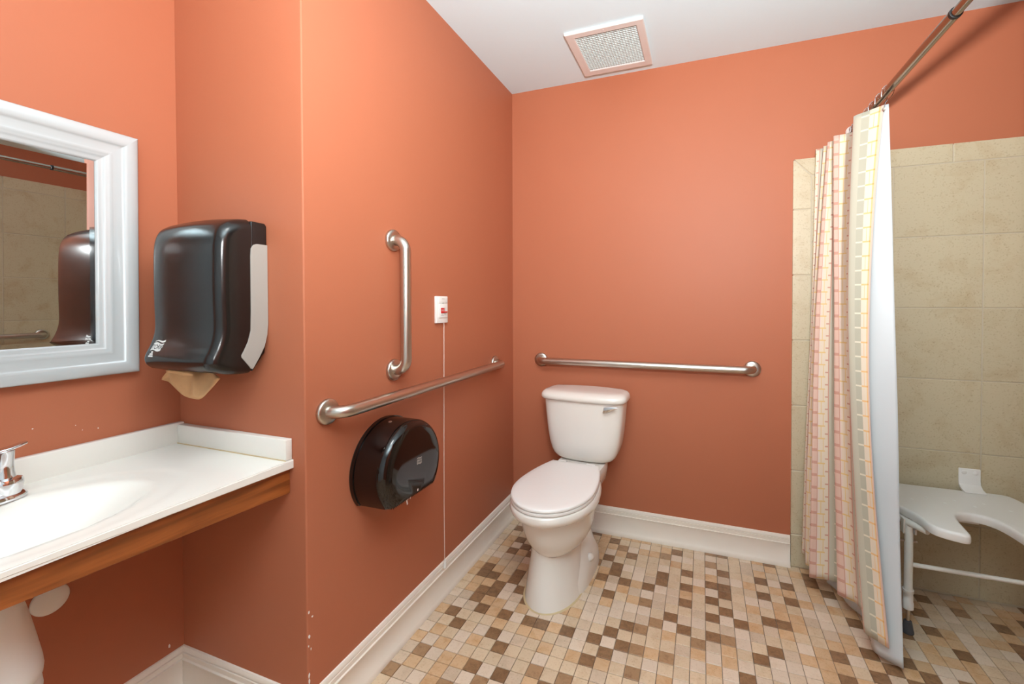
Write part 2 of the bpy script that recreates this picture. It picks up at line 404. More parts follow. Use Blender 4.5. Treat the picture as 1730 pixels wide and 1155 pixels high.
for i, j, x0, x1, y0, y1, c, tn in cells:
    if (i, j) in single:
        tq = round(tn*7)/7; key = (c, tq)
        if key not in proto:
            w = P/2-G; v, fcs = tile_geo(-w, w, -w, w); me = bpy.data.meshes.new('tile'); me.from_pydata(v, [], fcs); me.materials.append(FT[c])
            tint_mesh(me, [tq]*len(fcs)); proto[key] = me
        o = bpy.data.objects.new('tile', proto[key]); COL.objects.link(o); o.parent = floor
        o.location = ((x0+x1)/2, (y0+y1)/2, rt.uniform(-0.0002, 0.0002))
    else:
        v, fcs = tile_geo(x0, x1, y0, y1); stuff_v.add(v, fcs, c); stuff_t += [tn]*len(fcs)
me = bpy.data.meshes.new('smaller_tiles'); me.from_pydata(stuff_v.v, [], stuff_v.f)
for mm in FT: me.materials.append(mm)
for p_, i_ in zip(me.polygons, stuff_v.mi): p_.material_index = i_
tint_mesh(me, stuff_t)
o = bpy.data.objects.new('smaller_tiles', me); COL.objects.link(o); o.parent = floor; o['kind'] = 'stuff'

# ---------------------------------------------------------------- wall tiles
rw = random.Random(5)
def wall_tile(parent, poly, n, th=0.009):
    """poly: corner points on the wall plane, n: wall normal"""
    n = Vector(n); c = sum((Vector(p) for p in poly), Vector())/len(poly); th = th+rw.uniform(-0.0004, 0.0004)
    inn = []
    for p in poly:
        d = (c-Vector(p)); inn.append(Vector(p)+d.normalized()*0.0024)
    k = len(poly); v = [Vector(p) for p in poly]+[Vector(p)+n*(th-0.0016) for p in poly]+[p+n*th for p in inn]
    fcs = [tuple(range(2*k, 3*k))]
    for a in range(k):
        b_ = (a+1) % k; fcs += [(a, b_, k+b_, k+a), (k+a, k+b_, 2*k+b_, 2*k+a)]
    me = bpy.data.meshes.new('tile'); me.from_pydata([tuple(x) for x in v], [], fcs); me.materials.append(WALLT)
    tint_mesh(me, [rw.random()]*len(fcs)); finish(me, False)
    o = bpy.data.objects.new('tile', me); COL.objects.link(o); o.parent = parent
g = 0.0022
zrow = [1.820, 1.516, 1.214, 0.913, 0.611, 0.309, 0.008]
XC = 1.500                                             # trim column | field joint
xj = [XC, 1.808, 2.114, XW]
bed = MB().box(XT+0.004, XW, -0.0065, 0.0, 0.002, ZT-0.004)
build('grout', bed, GROUTW, wall_back)
bx = lambda x0, x1, z0, z1: [(x0, 0, z0), (x1, 0, z0), (x1, 0, z1), (x0, 0, z1)]
for a in range(3):
    for b_ in range(6):
        wall_tile(wall_back, bx(xj[a]+g, xj[a+1]-g, zrow[b_+1]+g, zrow[b_]-g), (0, -1, 0))
zc = [1.667, 1.365, 1.064, 0.760, 0.456, 0.156]
wall_tile(wall_back, [(XT, 0, zc[0]+g), (XC-g, 0, zc[0]+g), (XC-g, 0, 1.820-g), (XT, 0, ZT-g*1.5)], (0, -1, 0))
for b_ in range(5): wall_tile(wall_back, bx(XT, XC-g, zc[b_+1]+g, zc[b_]-g), (0, -1, 0))
wall_tile(wall_back, bx(XT, XC-g, 0.004, zc[5]-g), (0, -1, 0))
wall_tile(wall_back, [(XC+g*.5, 0, 1.820+g), (1.708-g, 0, 1.820+g), (1.708-g, 0, ZT), (XT+g*1.5, 0, ZT)], (0, -1, 0))
wall_tile(wall_back, bx(1.708+g, 2.012-g, 1.820+g, ZT), (0, -1, 0)); wall_tile(wall_back, bx(2.012+g, 2.316-g, 1.820+g, ZT), (0, -1, 0))
wall_tile(wall_back, bx(2.316+g, XW-0.009, 1.820+g, ZT), (0, -1, 0))
DR = .12
build('grout', MB().box(XW-0.0065, XW, -1.62, 0.0, 0.002, ZT+DR-0.004), GROUTW, wall_right)
yj = [-0.009, -0.17, -0.475, -0.78, -1.085, -1.39, -1.62]; zr = [z+DR for z in zrow]+[.008]
by = lambda y0, y1, z0, z1: [(XW, y0, z0), (XW, y1, z0), (XW, y1, z1), (XW, y0, z1)]
for a in range(6):
    for b_ in range(7): wall_tile(wall_right, by(yj[a]-g, yj[a+1]+g, zr[b_+1]+g, zr[b_]-g), (-1, 0, 0))
    wall_tile(wall_right, by(yj[a]-g, yj[a+1]+g, zr[0]+g, ZT+DR), (-1, 0, 0))

# ------------------------------------------------------------------ ceiling vent
vx0, vx1, vy0, vy1 = .4485, .795, -.431, -.063; ix0, ix1, iy0, iy1 = .488, .762, -.395, -.107; vz = H-0.013
vent = thing('ceiling_vent', ((vx0+vx1)/2, (vy0+vy1)/2, H), 'square off-white vent with an egg-crate grille in the white ceiling', 'vent')
fr = MB()
o_ = [(vx0, vy0), (vx1, vy0), (vx1, vy1), (vx0, vy1)]; i_ = [(ix0, iy0), (ix1, iy0), (ix1, iy1), (ix0, iy1)]
def ringpts(q, z): return [(x, y, z) for x, y in q]
sh = lambda q, d: [(x+d*(1 if x < .6 else -1), y+d*(1 if y < -.2 else -1)) for x, y in q]
seq = [ringpts(o_, H), ringpts(o_, vz+0.003), ringpts(sh(o_, .003), vz), ringpts(sh(i_, -.003), vz), ringpts(i_, vz+.002), ringpts(i_, H)]
fr.loft(seq, False, False)
build('frame', fr, VENTW, vent)
gr = MB(); ncell = 22
for k in range(1, ncell):
    x = ix0+(ix1-ix0)*k/ncell; y = iy0+(iy1-iy0)*k/ncell
    gr.box(x-.0005, x+.0005, iy0, iy1, vz+.0035, H-.0015); gr.box(ix0, ix1, y-.0005, y+.0005, vz+.0035, H-.0015)
build('grille', gr, GRILLE, vent, kind='stuff')
build('backing', MB().box(ix0, ix1, iy0, iy1, H-.0014, H-.0004), mat('vent_dark', rgb(70, 76, 78), .8), vent)
for (x, y) in ((.622, -.413), (.622, -.085)):
    build('screw', MB().lathe((x, y, vz+.0006), (0, 0, -1), [(.0035, 0), (.0035, .001), (.002, .0018)], 12), VENTW, vent, smooth=True)

# ------------------------------------------------------------------ grab bars
def grab_bar(p0, p1, nrm, label, off=0.057, r=0.0185):
    """p0, p1: flange centres on the wall"""
    p0, p1, n = Vector(p0), Vector(p1), Vector(nrm); d = (p1-p0).normalized(); br = 0.042
    t = thing('grab_bar', tuple(p0), label, 'grab bar')
    path = [p0+n*0.002]+arc(p0+n*(off-br)+d*br, -d, n, br, 0, pi/2, 8)+arc(p1+n*(off-br)-d*br, n, d, br, 0, pi/2, 8)+[p1+n*0.002]
    build('bar', MB().tube(path, r, 24), STEEL, t, smooth=True)
    for p in (p0, p1):
        build('flange', MB().lathe(p, n, [(.0375, .0005), (.0382, .003), (.0378, .009), (.035, .0125), (.026, .0145), (.020, .015)], 40), STEEL, t, smooth=True)
    return t
grab_bar((0, -1.028, 1.003), (0, -1.028, 1.461), (1, 0, 0), 'short vertical brushed steel grab bar on the orange wall')
grab_bar((0, -1.318, .923), (0, -.240, .923), (1, 0, 0), 'long steel grab bar on the side wall above the black tissue dispenser')
grab_bar((.177, 0, .920), (1.259, 0, .920), (0, -1, 0), 'long steel grab bar on the back wall above the toilet')
grab_bar((XW-.009, -.60, .93), (XW-.009, -1.45, .93), (-1, 0, 0), 'steel grab bar on shower tiles, seen only in the mirror')

# ------------------------------------------------------------------ emergency call switch
t = thing('call_switch', (0, -.736, 1.212), 'small white emergency call switch with a red mark and pull cord', 'switch')
build('plate', MB().box(0, .012, -.777, -.695, 1.156, 1.268), PLW, t, bevel=.0025, smooth=True)
build('cover', MB().box(.0115, .0155, -.763, -.702, 1.178, 1.236), PLW, t, bevel=.0012, smooth=True)
build('cover', MB().box(.0115, .0145, -.763, -.702, 1.239, 1.262), PLW, t, bevel=.001, smooth=True)
build('red_label', MB().box(.0153, .0161, -.752, -.728, 1.197, 1.219), REDP, t, label='red square on the white switch')
for z in (1.2105, 1.206): build('print_line', MB().box(.016, .0163, -.7495, -.7305, z, z+.0015), PLW, t)
build('lever', MB().box(.0155, .021, -.744, -.711, 1.1995, 1.2045), REDP, t, bevel=.001, label='red lever')
build('slot', MB().box(.0153, .0159, -.7245, -.7225, 1.190, 1.220), RUBBER, t)
build('print_line', MB().box(.0153, .0157, -.751, -.729, 1.188, 1.1895), PRINTG, t)
build('print_line', MB().box(.0153, .0157, -.751, -.733, 1.192, 1.1932), PRINTG, t)
build('print_line', MB().box(.0143, .0148, -.744, -.724, 1.2555, 1.2575), PRINTG, t)
build('indicator', MB().lathe((.0152, -.737, 1.2385), (1, 0, 0), [(.0022, 0), (.0022, .0006), (.0012, .001)], 12), DARKM, t)
build('cord', MB().tube([(.0085, -.7205, 1.158), (.0088, -.722, 1.0), (.010, -.727, .7), (.0125, -.733, .4), (.0165, -.737, .16)], .0016, 8), mat('cord_white', rgb(232, 205, 190), .7), t, smooth=True)
build('cord_pull', MB().lathe((.0175, -.737, .163), (0, 0, -1), [(.002, 0), (.0042, .004), (.006, .03), (.0068, .036), (.005, .039)], 16), PLW, t, smooth=True)

# ------------------------------------------------------------------ toilet tissue dispenser (round, gloss black)
TY, TZ, TR, TC = -1.075, .688, .157, .598
t = thing('tissue_dispenser', (0, TY, TZ), 'round glossy black toilet tissue dispenser with flat toothed bottom', 'dispenser')
def dshape(x, r, zc, rc):
    """round outline cut flat at zc, corners rounded by rc"""
    a0 = math.asin(max(-1, min(1, (zc-TZ)/r)))
    pts = []; n = 60
    for k in range(n+1):
        a = a0+(pi-2*a0)*k/n; pts.append((x, TY+r*cos(a), TZ+r*sin(a)))
    # flat bottom with a little arch-free run
    y0, y1 = pts[-1][1], pts[0][1]
    for k in range(1, 12): pts.append((x, y0+(y1-y0)*k/12, zc))
    return pts
mb = MB(); rings = [dshape(.004, TR+.004, TC-.001, 0), dshape(.014, TR+.004, TC-.001, 0), dshape(.0145, TR+.0005, TC, 0), dshape(.10, TR-.001, TC, 0)]
for k in range(1, 8):
    a = k/8*pi/2; rings.append(dshape(.10+.030*sin(a), TR-.001-.030*(1-cos(a)), TC+.004*(1-cos(a)), 0))
rings.append(dshape(.1305, TR-.040, TC+.006, 0)); rings.append(dshape(.1315, TR-.075, TC+.010, 0))
mb.loft(rings); build('cover', mb, BLACKG, t, smooth=True)
build('back_plate', MB().loft([dshape(0, TR+.003, TC-.003, 0), dshape(.0045, TR+.003, TC-.003, 0)]), DARKM, t)
teeth = MB(); ny = 30
for k in range(ny):
    y = TY-.105+.21*k/(ny-1)
    teeth.add([(.118, y-.0032, TC+.005), (.118, y+.0032, TC+.005), (.126, y+.0032, TC+.005), (.126, y-.0032, TC+.005), (.122, y, TC-.008)],
              [(0, 1, 2, 3), (0, 4, 1), (1, 4, 2), (2, 4, 3), (3, 4, 0)])
for k in range(14):
    x = .03+.09*k/13
    teeth.add([(x-.003, TY-.116, TC+.005), (x+.003, TY-.116, TC+.005), (x+.003, TY-.108, TC+.005), (x-.003, TY-.108, TC+.005), (x, TY-.112, TC-.006)],
              [(0, 1, 2, 3), (0, 4, 1), (1, 4, 2), (2, 4, 3), (3, 4, 0)])
build('tear_teeth', teeth, DARKM, t)
build('lock', MB().lathe((.05, TY-.03, TZ+TR-.005), (-.0, -.19, .98), [(.006, 0), (.006, .003), (.004, .004)], 16), STEEL, t, smooth=True)
# little printed flag logo
def flag(parent, og, ex, ey, w, h, m, wave=True, n_off=.0006):
    og, ex, ey = Vector(og), Vector(ex).normalized(), Vector(ey).normalized(); nn = ex.cross(ey); mb = MB()
    def sheet(v0, v1):
        up = []; lo = []
        for k in range(9):
            s = k/8; wv = .07*sin(s*2*pi); up.append(og+ex*(w*(s-.5))+ey*(h*(v1+wv))+nn*n_off); lo.append(og+ex*(w*(s-.5))+ey*(h*(v0+wv))+nn*n_off)
        mb.prism(lo+up[::-1], nn*-.0005)
    sheet(-.5, .12); sheet(.26, .42)
    return build('logo_flag', mb, m, parent)
flag(t, (.1316, -1.060, .7065), (0, 1, 0), (0, 0, 1), .026, .024, PRINTG)
text_mesh('logo_lettering', 'TORK', .0085, (.1324, -1.060, .702), (0, 1, 0), (0, 0, 1), BLACKG, t, .0002)
tt = MB()
zz = [(.120, -1.118, .6), (.121, -1.113, .576), (.121, -1.108, .577), (.121, -1.111, .590), (.121, -1.100, .594), (.121, -1.096, .588), (.121, -1.088, .596), (.120, -1.078, .604)]
tt.prism(zz, (.0012, 0, 0)); tiss = build('paper_end', tt, TISSUE, t)
build('paper_end', MB().prism([(.1308, -1.072, .606), (.1308, -1.066, .606), (.131, -1.067, .614), (.1308, -1.071, .612)], (.0008, 0, 0)), TISSUE, t)

# ------------------------------------------------------------------ paper towel dispenser
t = thing('towel_dispenser', (-.278, YR, 1.25), 'black paper towel dispenser with grey side panels above the counter corner', 'dispenser')
DX0, DX1 = -.421, -.137
prof = [(-1.436, 1.470), (-1.462, 1.466), (-1.488, 1.456), (-1.507, 1.440), (-1.517, 1.418), (-1.521, 1.392), (-1.5225, 1.35), (-1.5225, 1.26), (-1.521, 1.19), (-1.522, 1.165),
        (-1.526, 1.145), (-1.533, 1.125), (-1.541, 1.108), (-1.546, 1.094), (-1.546, 1.082), (-1.540, 1.070), (-1.525, 1.058), (-1.500, 1.048), (-1.470, 1.043), (-1.440, 1.042)]
def offset_prof(pf, d):
    out = []
    for i, p in enumerate(pf):
        a = Vector(pf[max(i-1, 0)]); b_ = Vector(pf[min(i+1, len(pf)-1)]); tg = (b_-a).normalized(); n = Vector((-tg.y, tg.x))
        q = Vector(p)+n*d
        # keep back edges on their line
        if i in (0, len(pf)-1): q = Vector((p[0], p[1]+n.y*d))
        out.append((min(q.x, -1.431), q.y))
    return out
rr = .026; rings = []
xs = []
for k in range(9): xs.append((DX0+rr*(1-cos(k/8*pi/2)), rr*(1-sin(k/8*pi/2))))
for k in range(1, 8): xs.append((DX0+rr+(DX1-DX0-2*rr)*k/8, 0))
for k in range(9): xs.append((DX1-rr*(1-cos((8-k)/8*pi/2)), rr*(1-sin((8-k)/8*pi/2))))
pd = catmull(prof, 3)
for x, d in xs:
    s = (x-(DX0+DX1)/2)/((DX1-DX0)/2); bul = .006*(1-s*s)          # the front and top bow out a little
    pp = offset_prof(pd, d); ring = []
    for (y, z) in pp:
        zb = z+(bul*1.2 if z > 1.40 else 0)*min(1, (z-1.40)/.05 if z > 1.40 else 0)
        lowz = z-(0 if z > 1.06 else .010*(1-s*s)*-1.2)                # smile-shaped lower edge
        ring.append((x, y-bul*(1 if 1.06 < z < 1.45 else .4), zb if z > 1.06 else lowz))
    rings.append(ring)
mb = MB(); mb.loft(rings, False, False, close=False)
n = len(rings[0])
mb.add(rings[0], [tuple(range(n))]); mb.add(rings[-1], [tuple(reversed(range(n)))])
build('cover', mb, BLACKP, t, smooth=True, recalc=True)
sp = [(YR-.001, 1.405), (-1.422, 1.405), (-1.432, 1.401), (-1.4385, 1.391), (-1.440, 1.37), (-1.4405, 1.22), (-1.442, 1.165), (-1.450, 1.135), (-1.461, 1.112), (-1.468, 1.100), (-1.468, 1.094),
      (-1.442, 1.060), (-1.437, 1.058), (-1.418, 1.088), (-1.402, 1.118), (-1.394, 1.150), (YR-.001, 1.18)]
for x0, x1 in ((DX1-.012, DX1+.0015), (DX0-.0015, DX0+.012)):
    build('side_panel', MB().prism([(x0, y, z) for y, z in sp], (x1-x0, 0, 0)), GREYP, t, bevel=.0008, label='grey side panel')
build('body', MB().prism([(DX0+.0005, y, z) for y, z in [(YR-.0005, 1.458), (-1.395, 1.466), (-1.437, 1.467), (-1.437, 1.05), (-1.40, 1.10), (YR-.0005, 1.17)]], (DX1-DX0-.001, 0, 0)), BLACKP, t, bevel=.004, seg=3, smooth=True)
build('tray', MB().prism([(DX0+.03, y, z) for y, z in [(-1.438, 1.046), (-1.49, 1.050), (-1.49, 1.062), (-1.438, 1.062)]], (DX1-DX0-.06, 0, 0)), DARKM, t)
# flag logo printed low on the left of the sloping front: flat print laid onto the cover
from mathutils.bvhtree import BVHTree
cov = [o for o in t.children if o.name.startswith('cover')][0]; tb = Vector(t['_base'])
bvh = BVHTree.FromPolygons([v.co+tb for v in cov.data.vertices], [p.vertices[:] for p in cov.data.polygons])
def lay(o, lift):
    b0 = Vector(o['_base'])
    for v in o.data.vertices:
        hit = bvh.ray_cast(v.co+b0+Vector((0, -.15, .06)), Vector((0, .15, -.06)).normalized())
        if hit[0] is not None:
            nrm = hit[1] if hit[1].y < 0 else -hit[1]
            v.co = hit[0]+nrm*lift-b0
def print_sheet(name, c, fx, m, lift):
    mb = MB(); nx_, ny_ = 16, 10; c = Vector(c); e1 = Vector((1, 0, 0)); e2 = Vector((0, .45, .89))
    vv = []
    for a in range(nx_+1):
        for b_ in range(ny_+1):
            x_, y_ = fx(a/nx_, b_/ny_); vv.append(c+e1*x_+e2*y_)
    mb.add(vv, [(a*(ny_+1)+b_, (a+1)*(ny_+1)+b_, (a+1)*(ny_+1)+b_+1, a*(ny_+1)+b_+1) for a in range(nx_) for b_ in range(ny_)])
    o = build(name, mb, m, t, recalc=False); lay(o, lift); return o
lc = (-.362, -1.545, 1.1265)
print_sheet('logo_flag', lc, lambda a, b_: ((a-.5)*.046+(b_-.5)*.004, -.013+b_*.022+.0022*sin(a*2*pi)), PRINT, .0004)
print_sheet('logo_flag', lc, lambda a, b_: ((a-.5)*.046+.004, .0125+b_*.006*(.25+a*.75)+.0022*sin(a*2*pi)), PRINT, .0004)
tx = text_mesh('logo_lettering', 'TORK', .0185, (lc[0], lc[1]-.004, lc[2]-.0015), (1, 0, 0), (0, .45, .89), BLACKP, t, 0.0, .2); lay(tx, .0009)
lc2 = (-.3735, -1.548, 1.1035)
for k in range(3):
    print_sheet('logo_icon', lc2, lambda a, b_, k=k: ((a-.5)*(.0065+.006*k+(.0035)*(1-b_)), .0035-.0058*k+b_*.0042), PRINT, .0004)

# brown paper towel hanging out
t2 = thing('paper_towel', (-.33, -1.485, 1.05), 'crumpled brown paper towel hanging from the black towel dispenser', 'paper towel')
top = [(-.444, -1.486, 1.022), (-.412, -1.488, 1.046), (-.385, -1.490, 1.050), (-.350, -1.488, 1.053), (-.315, -1.484, 1.053), (-.300, -1.474, 1.052), (-.250, -1.476, 1.050), (-.198, -1.484, 1.039)]
bot = [(-.446, -1.486, 1.018), (-.411, -1.487, 1.014), (-.384, -1.484, .995), (-.3525, -1.484, .979), (-.3165, -1.486, .974), (-.246, -1.504, .981), (-.222, -1.496, 1.004), (-.196, -1.484, 1.036)]
cols = []
tt_ = catmull(top, 6); bb_ = catmull(bot, 6)
mid = MB(); nv = 8; vv = []
for a, b_ in zip(tt_, bb_):
    for k in range(nv+1):
        s = k/nv; p = Vector(a).lerp(Vector(b_), s); p.y += .006*sin(s*pi)*sin(p.x*70); vv.append(p)
nu = len(tt_)
mid.add(vv, [(i*(nv+1)+k, (i+1)*(nv+1)+k, (i+1)*(nv+1)+k+1, i*(nv+1)+k+1) for i in range(nu-1) for k in range(nv)])
tow = build('sheet', mid, KRAFT, t2, smooth=True)
so = tow.modifiers.new('thick', 'SOLIDIFY'); so.thickness = .0008
f2 = MB(); pts = [(-.40, -1.500, 1.050), (-.36, -1.512, 1.055), (-.32, -1.512, 1.053), (-.28, -1.502, 1.046), (-.33, -1.498, 1.042)]
f2.prism(pts, (0, .001, -.004)); build('folded_edge', f2, KRAFT, t2, bevel=.0005)

# ------------------------------------------------------------------ framed mirror
MY0, MY1, MZ0, MZ1 = -2.150, -1.505, 1.043, 1.714
tilt = .0150
mir = thing('wall_mirror', (XM, (MY0+MY1)/2, MZ0), 'rectangular mirror in a wide white moulded frame above the counter', 'mirror')
mp = [(0, 0), (0, .021), (.002, .0245), (.006, .0268), (.016, .0290), (.026, .0285), (.032, .0262), (.034, .0238), (.040, .0222), (.048, .0212), (.055, .0206), (.058, .0212), (.062, .0212), (.065, .0196), (.070, .0188),
      (.074, .0155), (.080, .0135), (.084, .0135), (.0875, .010), (.0885, .006), (.089, .0035)]
def fpt(cy, cz, sy, sz, w, d): return (XM+.001+d, cy-sy*w, cz-sz*w)
cs = [(MY1, MZ1, 1, 1), (MY0, MZ1, -1, 1), (MY0, MZ0, -1, -1), (MY1, MZ0, 1, -1)]
mb = MB(); mb.loft([[fpt(*c, w, d) for w, d in mp] for c in cs]+[[fpt(*cs[0], w, d) for w, d in mp]], False, False, close=False)
build('frame', mb, WHITE_GLOSS, mir, smooth=True)
W_ = .088; gy0, gy1, gz0, gz1 = MY0+W_, MY1-W_, MZ0+W_, MZ1-W_
gx = XM+.0075; bw = .012
gl = MB()
outer = [(gx-.0006, gy0, gz0), (gx-.0006, gy1, gz0), (gx-.0006, gy1, gz1), (gx-.0006, gy0, gz1)]
inner = [(gx, gy0+bw, gz0+bw), (gx, gy1-bw, gz0+bw), (gx, gy1-bw, gz1-bw), (gx, gy0+bw, gz1-bw)]
gl.add(outer+inner, [(4, 5, 6, 7), (0, 1, 5, 4), (1, 2, 6, 5), (2, 3, 7, 6), (3, 0, 4, 7)])
build('mirror_glass', gl, MIRROR, mir, label='bevelled mirror glass', recalc=False)
build('backing', MB().box(XM+.0012, XM+.003, MY0+.01, MY1-.01, MZ0+.01, MZ1-.01), DARKM, mir)
mir.rotation_euler = (0, tilt, 0)

# ------------------------------------------------------------------ vanity counter
CX0, CX1, CY0, CY1, CZ = XM+.0005, -.045, -2.60, YR-.0005, .802
van = thing('vanity_counter', (-.28, -1.9, 0.7), 'white cultured marble vanity counter with basin, splashbacks and brown wood apron', 'counter')
BX, BY, BAX, BAY = -.262, -1.845, .155, .222
def ctop(x, y):
    e = math.sqrt(((x-BX)/BAX)**2+((y-BY)/BAY)**2); z = CZ
    if e < 1.0: z -= .095*(1-e*e)**1.15
    # shallow dished surround
    e2 = math.sqrt(((x-BX)/(BAX+.045))**2+((y-BY)/(BAY+.075))**2)
    if e2 < 1: z -= .0025*min(1, (1-e2)/.05)
    return z
nx, ny = 40, 110
def grid(dz):
    return [(CX0+(CX1-CX0)*a/nx, CY0+(CY1-CY0)*b_/ny, ctop(CX0+(CX1-CX0)*a/nx, CY0+(CY1-CY0)*b_/ny)+dz) for a in range(nx+1) for b_ in range(ny+1)]
mb = MB(); idx = lambda a, b_: a*(ny+1)+b_
tp = grid(0)
mb.add(tp, [(idx(a, b_), idx(a+1, b_), idx(a+1, b_+1), idx(a, b_+1)) for a in range(nx) for b_ in range(ny)])
bt = [(x, y, z-.018) for x, y, z in tp]
mb.add(bt, [(idx(a, b_), idx(a, b_+1), idx(a+1, b_+1), idx(a+1, b_)) for a in range(nx) for b_ in range(ny)])
off = len(tp); border = [idx(a, 0) for a in range(nx+1)]+[idx(nx, b_) for b_ in range(1, ny+1)]+[idx(a, ny) for a in range(nx-1, -1, -1)]+[idx(0, b_) for b_ in range(ny-1, 0, -1)]
mb.add([tp[i] for i in border]+[bt[i] for i in border], [(k, (k+1) % len(border), len(border)+(k+1) % len(border), len(border)+k) for k in range(len(border))])
build('countertop', mb, MARBLE, van, smooth=True)
# front nosing, a touch deeper at the wall end
def slope(y, a, b_): return a+(b_-a)*min(1, (YR-y)/.535)
y0, y1 = CY0, CY1
pr0 = [(CX1-.014, slope(y0, .777, .788)), (CX1-.001, slope(y0, .777, .788)), (CX1+.001, slope(y0, .779, .790)), (CX1+.001, CZ-.003), (CX1-.0012, CZ+.0002), (CX1-.014, CZ-.0005)]
pr1 = [(CX1-.014, .777), (CX1-.001, .777), (CX1+.001, .779), (CX1+.001, CZ-.003), (CX1-.0012, CZ+.0002), (CX1-.014, CZ-.0005)]
build('front_edge', MB().loft([[(x, y0, z) for x, z in pr0], [(x, YR-.535, z) for x, z in pr0], [(x, y1, z) for x, z in pr1]]), MARBLE, van, bevel=.0008)
build('backsplash', MB().box(CX0, CX0+.02, CY0, CY1, CZ-.002, .866), MARBLE, van, bevel=.0025, seg=3, smooth=True)
build('side_splash', MB().box(CX0+.0203, -.049, CY1-.02, CY1, CZ+.001, .861), MARBLE, van, bevel=.002, seg=3, smooth=True)
build('caulk', MB().box(CX0+.02, -.05, CY1-.0214, CY1-.019, CZ, CZ+.0028), CAULK, van, label='yellowed caulk line')
build('overflow_drain', MB().lathe((BX, BY, CZ-.1065), (0, 0, 1), [(.024, 0), (.024, .003), (.019, .004), (.012, .002)], 24), CHROME, van, smooth=True)
ap0 = [(-.078, slope(y0, .706, .731)), (-.058, slope(y0, .706, .731)), (-.058, .7875), (-.078, .7875)]
ap1 = [(-.078, .706), (-.058, .706), (-.058, .777), (-.078, .777)]
build('apron', MB().loft([[(x, y0, z) for x, z in ap0], [(x, YR-.535, z) for x, z in ap0], [(x, YR-.001, z) for x, z in ap1]]), WOOD, van, bevel=.0015, label='reddish brown stained wood apron board')
build('wall_cleat', MB().box(CX0, CX0+.02, CY0, CY1, .70, .783), WOOD, van)

# faucet
t = thing('faucet', (-.435, -1.845, CZ), 'chrome lever faucet on the rear deck of the white counter', 'faucet')
mb = MB()
def stad(cx, cy, hx, hy, z, n=32):
    return [(cx+hx*math.copysign(abs(cos(a))**.8, cos(a)), cy+hy*math.copysign(abs(sin(a))**.7, sin(a)), z) for a in (2*pi*k/n for k in range(n))]
mb.loft([stad(-.435, -1.845, .029, .088, CZ-.001), stad(-.435, -1.845, .029, .088, CZ+.006), stad(-.435, -1.845, .025, .083, CZ+.014), stad(-.435, -1.845, .020, .076, CZ+.019)])
build('base', mb, CHROME, t, smooth=True)
for hy in (-1.790, -1.900):
    h_ = build('handle', MB().lathe((-.435, hy, CZ+.012), (0, 0, 1), [(.024, 0), (.026, .012), (.0275, .020), (.0275, .028), (.025, .034), (.0165, .037), (.0145, .048), (.0135, .068), (.0150, .088), (.0155, .096), (.009, .100)], 32), CHROME, t, smooth=True)
    dy = 1 if hy > -1.845 else -1
    lv = MB(); lv.loft([[(-.435+dx*w, hy+dy*yy, CZ+zz+dz) for dx, dz in ((-1, -.003), (1, -.003), (1, .003), (-1, .003))] for yy, w, zz in ((-.012, .012, .110), (.006, .013, .112), (.022, .010, .1155), (.034, .006, .119))])
    build('lever', lv, CHROME, h_, smooth=True, bevel=.002)
build('spout', MB().tube([(-.435, -1.845, CZ+.015), (-.435, -1.845, CZ+.05), (-.425, -1.845, CZ+.075), (-.395, -1.845, CZ+.088), (-.345, -1.845, CZ+.082), (-.322, -1.845, CZ+.068)], [.017, .016, .0155, .0145, .0125, .0115], 20), CHROME, t, smooth=True)

# drain cover and the wall plate below the counter
t = thing('drain_cover', (-.27, -1.868, .6), 'smooth white bulbous drain cover below the counter, cut by the left frame edge', 'drain cover')
build('shell', MB().lathe((-.27, -1.868, .684), (0, 0, -1), [(.022, 0), (.030, .004), (.040, .03), (.049, .07), (.058, .12), (.0655, .165), (.0675, .185), (.066, .198), (.0625, .203), (.0645, .210), (.066, .225), (.062, .25), (.05, .275), (.03, .288), (.01, .29)], 40), PLW, t, smooth=True)
build('waste_arm', MB().tube([(-.27, -1.868, .47), (-.34, -1.868, .47), (XM+.001, -1.868, .48)], .03, 24), PLW, t, smooth=True)
t = thing('wall_plate', (XM, -1.688, .485), 'flat round white cover plate on the wall under the counter', 'cover plate')
build('disc', MB().lathe((XM, -1.688, .485), (1, 0, 0), [(.0365, 0), (.0365, .002), (.034, .0045), (.02, .0055)], 40), PLW, t, smooth=True)

# ------------------------------------------------------------------ toilet
TXC = .4655
toi = thing('toilet', (TXC, -.03, 0), 'white two-piece toilet with closed lid on the tiled floor', 'toilet')
def egg(a, yf, yb, z, xc=TXC, n=48, sq=2.0, split=.46):
    """egg outline: half width a, front tip yf, back yb"""
    cy = yf+(yb-yf)*split; out = []
    for k in range(n):
        an = 2*pi*k/n; c_, s_ = cos(an), sin(an)
        x = xc+a*math.copysign(abs(c_)**(2/sq), c_)
        L_ = (yb-cy) if s_ > 0 else (cy-yf); y = cy+L_*math.copysign(abs(s_)**(2/sq), s_)
        out.append((x, y, z))
    return out
ped = MB()
ped.loft([egg(0.1216, -.694, -.27, 0, TXC-.016), egg(0.1202, -.693, -.27, .012, TXC-.016), egg(0.1154, -.687, -.27, .05, TXC-.016), egg(0.1088, -.678, -.27, .10, TXC-.016), egg(0.1002, -.670, -.26, .16, TXC-.016), egg(0.0950, -.664, -.25, .21, TXC-.016), egg(0.0950, -.660, -.24, .255, TXC-.016), egg(0.0950, -.64, -.24, .30, TXC-.016)])
def rrect(hx, y0, y1, z, xc=TXC, p=4.0, n=48):
    cy, hy = (y0+y1)/2, (y1-y0)/2
    return [(xc+hx*math.copysign(abs(cos(2*pi*k/n))**(2/p), cos(2*pi*k/n)), cy+hy*math.copysign(abs(sin(2*pi*k/n))**(2/p), sin(2*pi*k/n)), z) for k in range(n)]
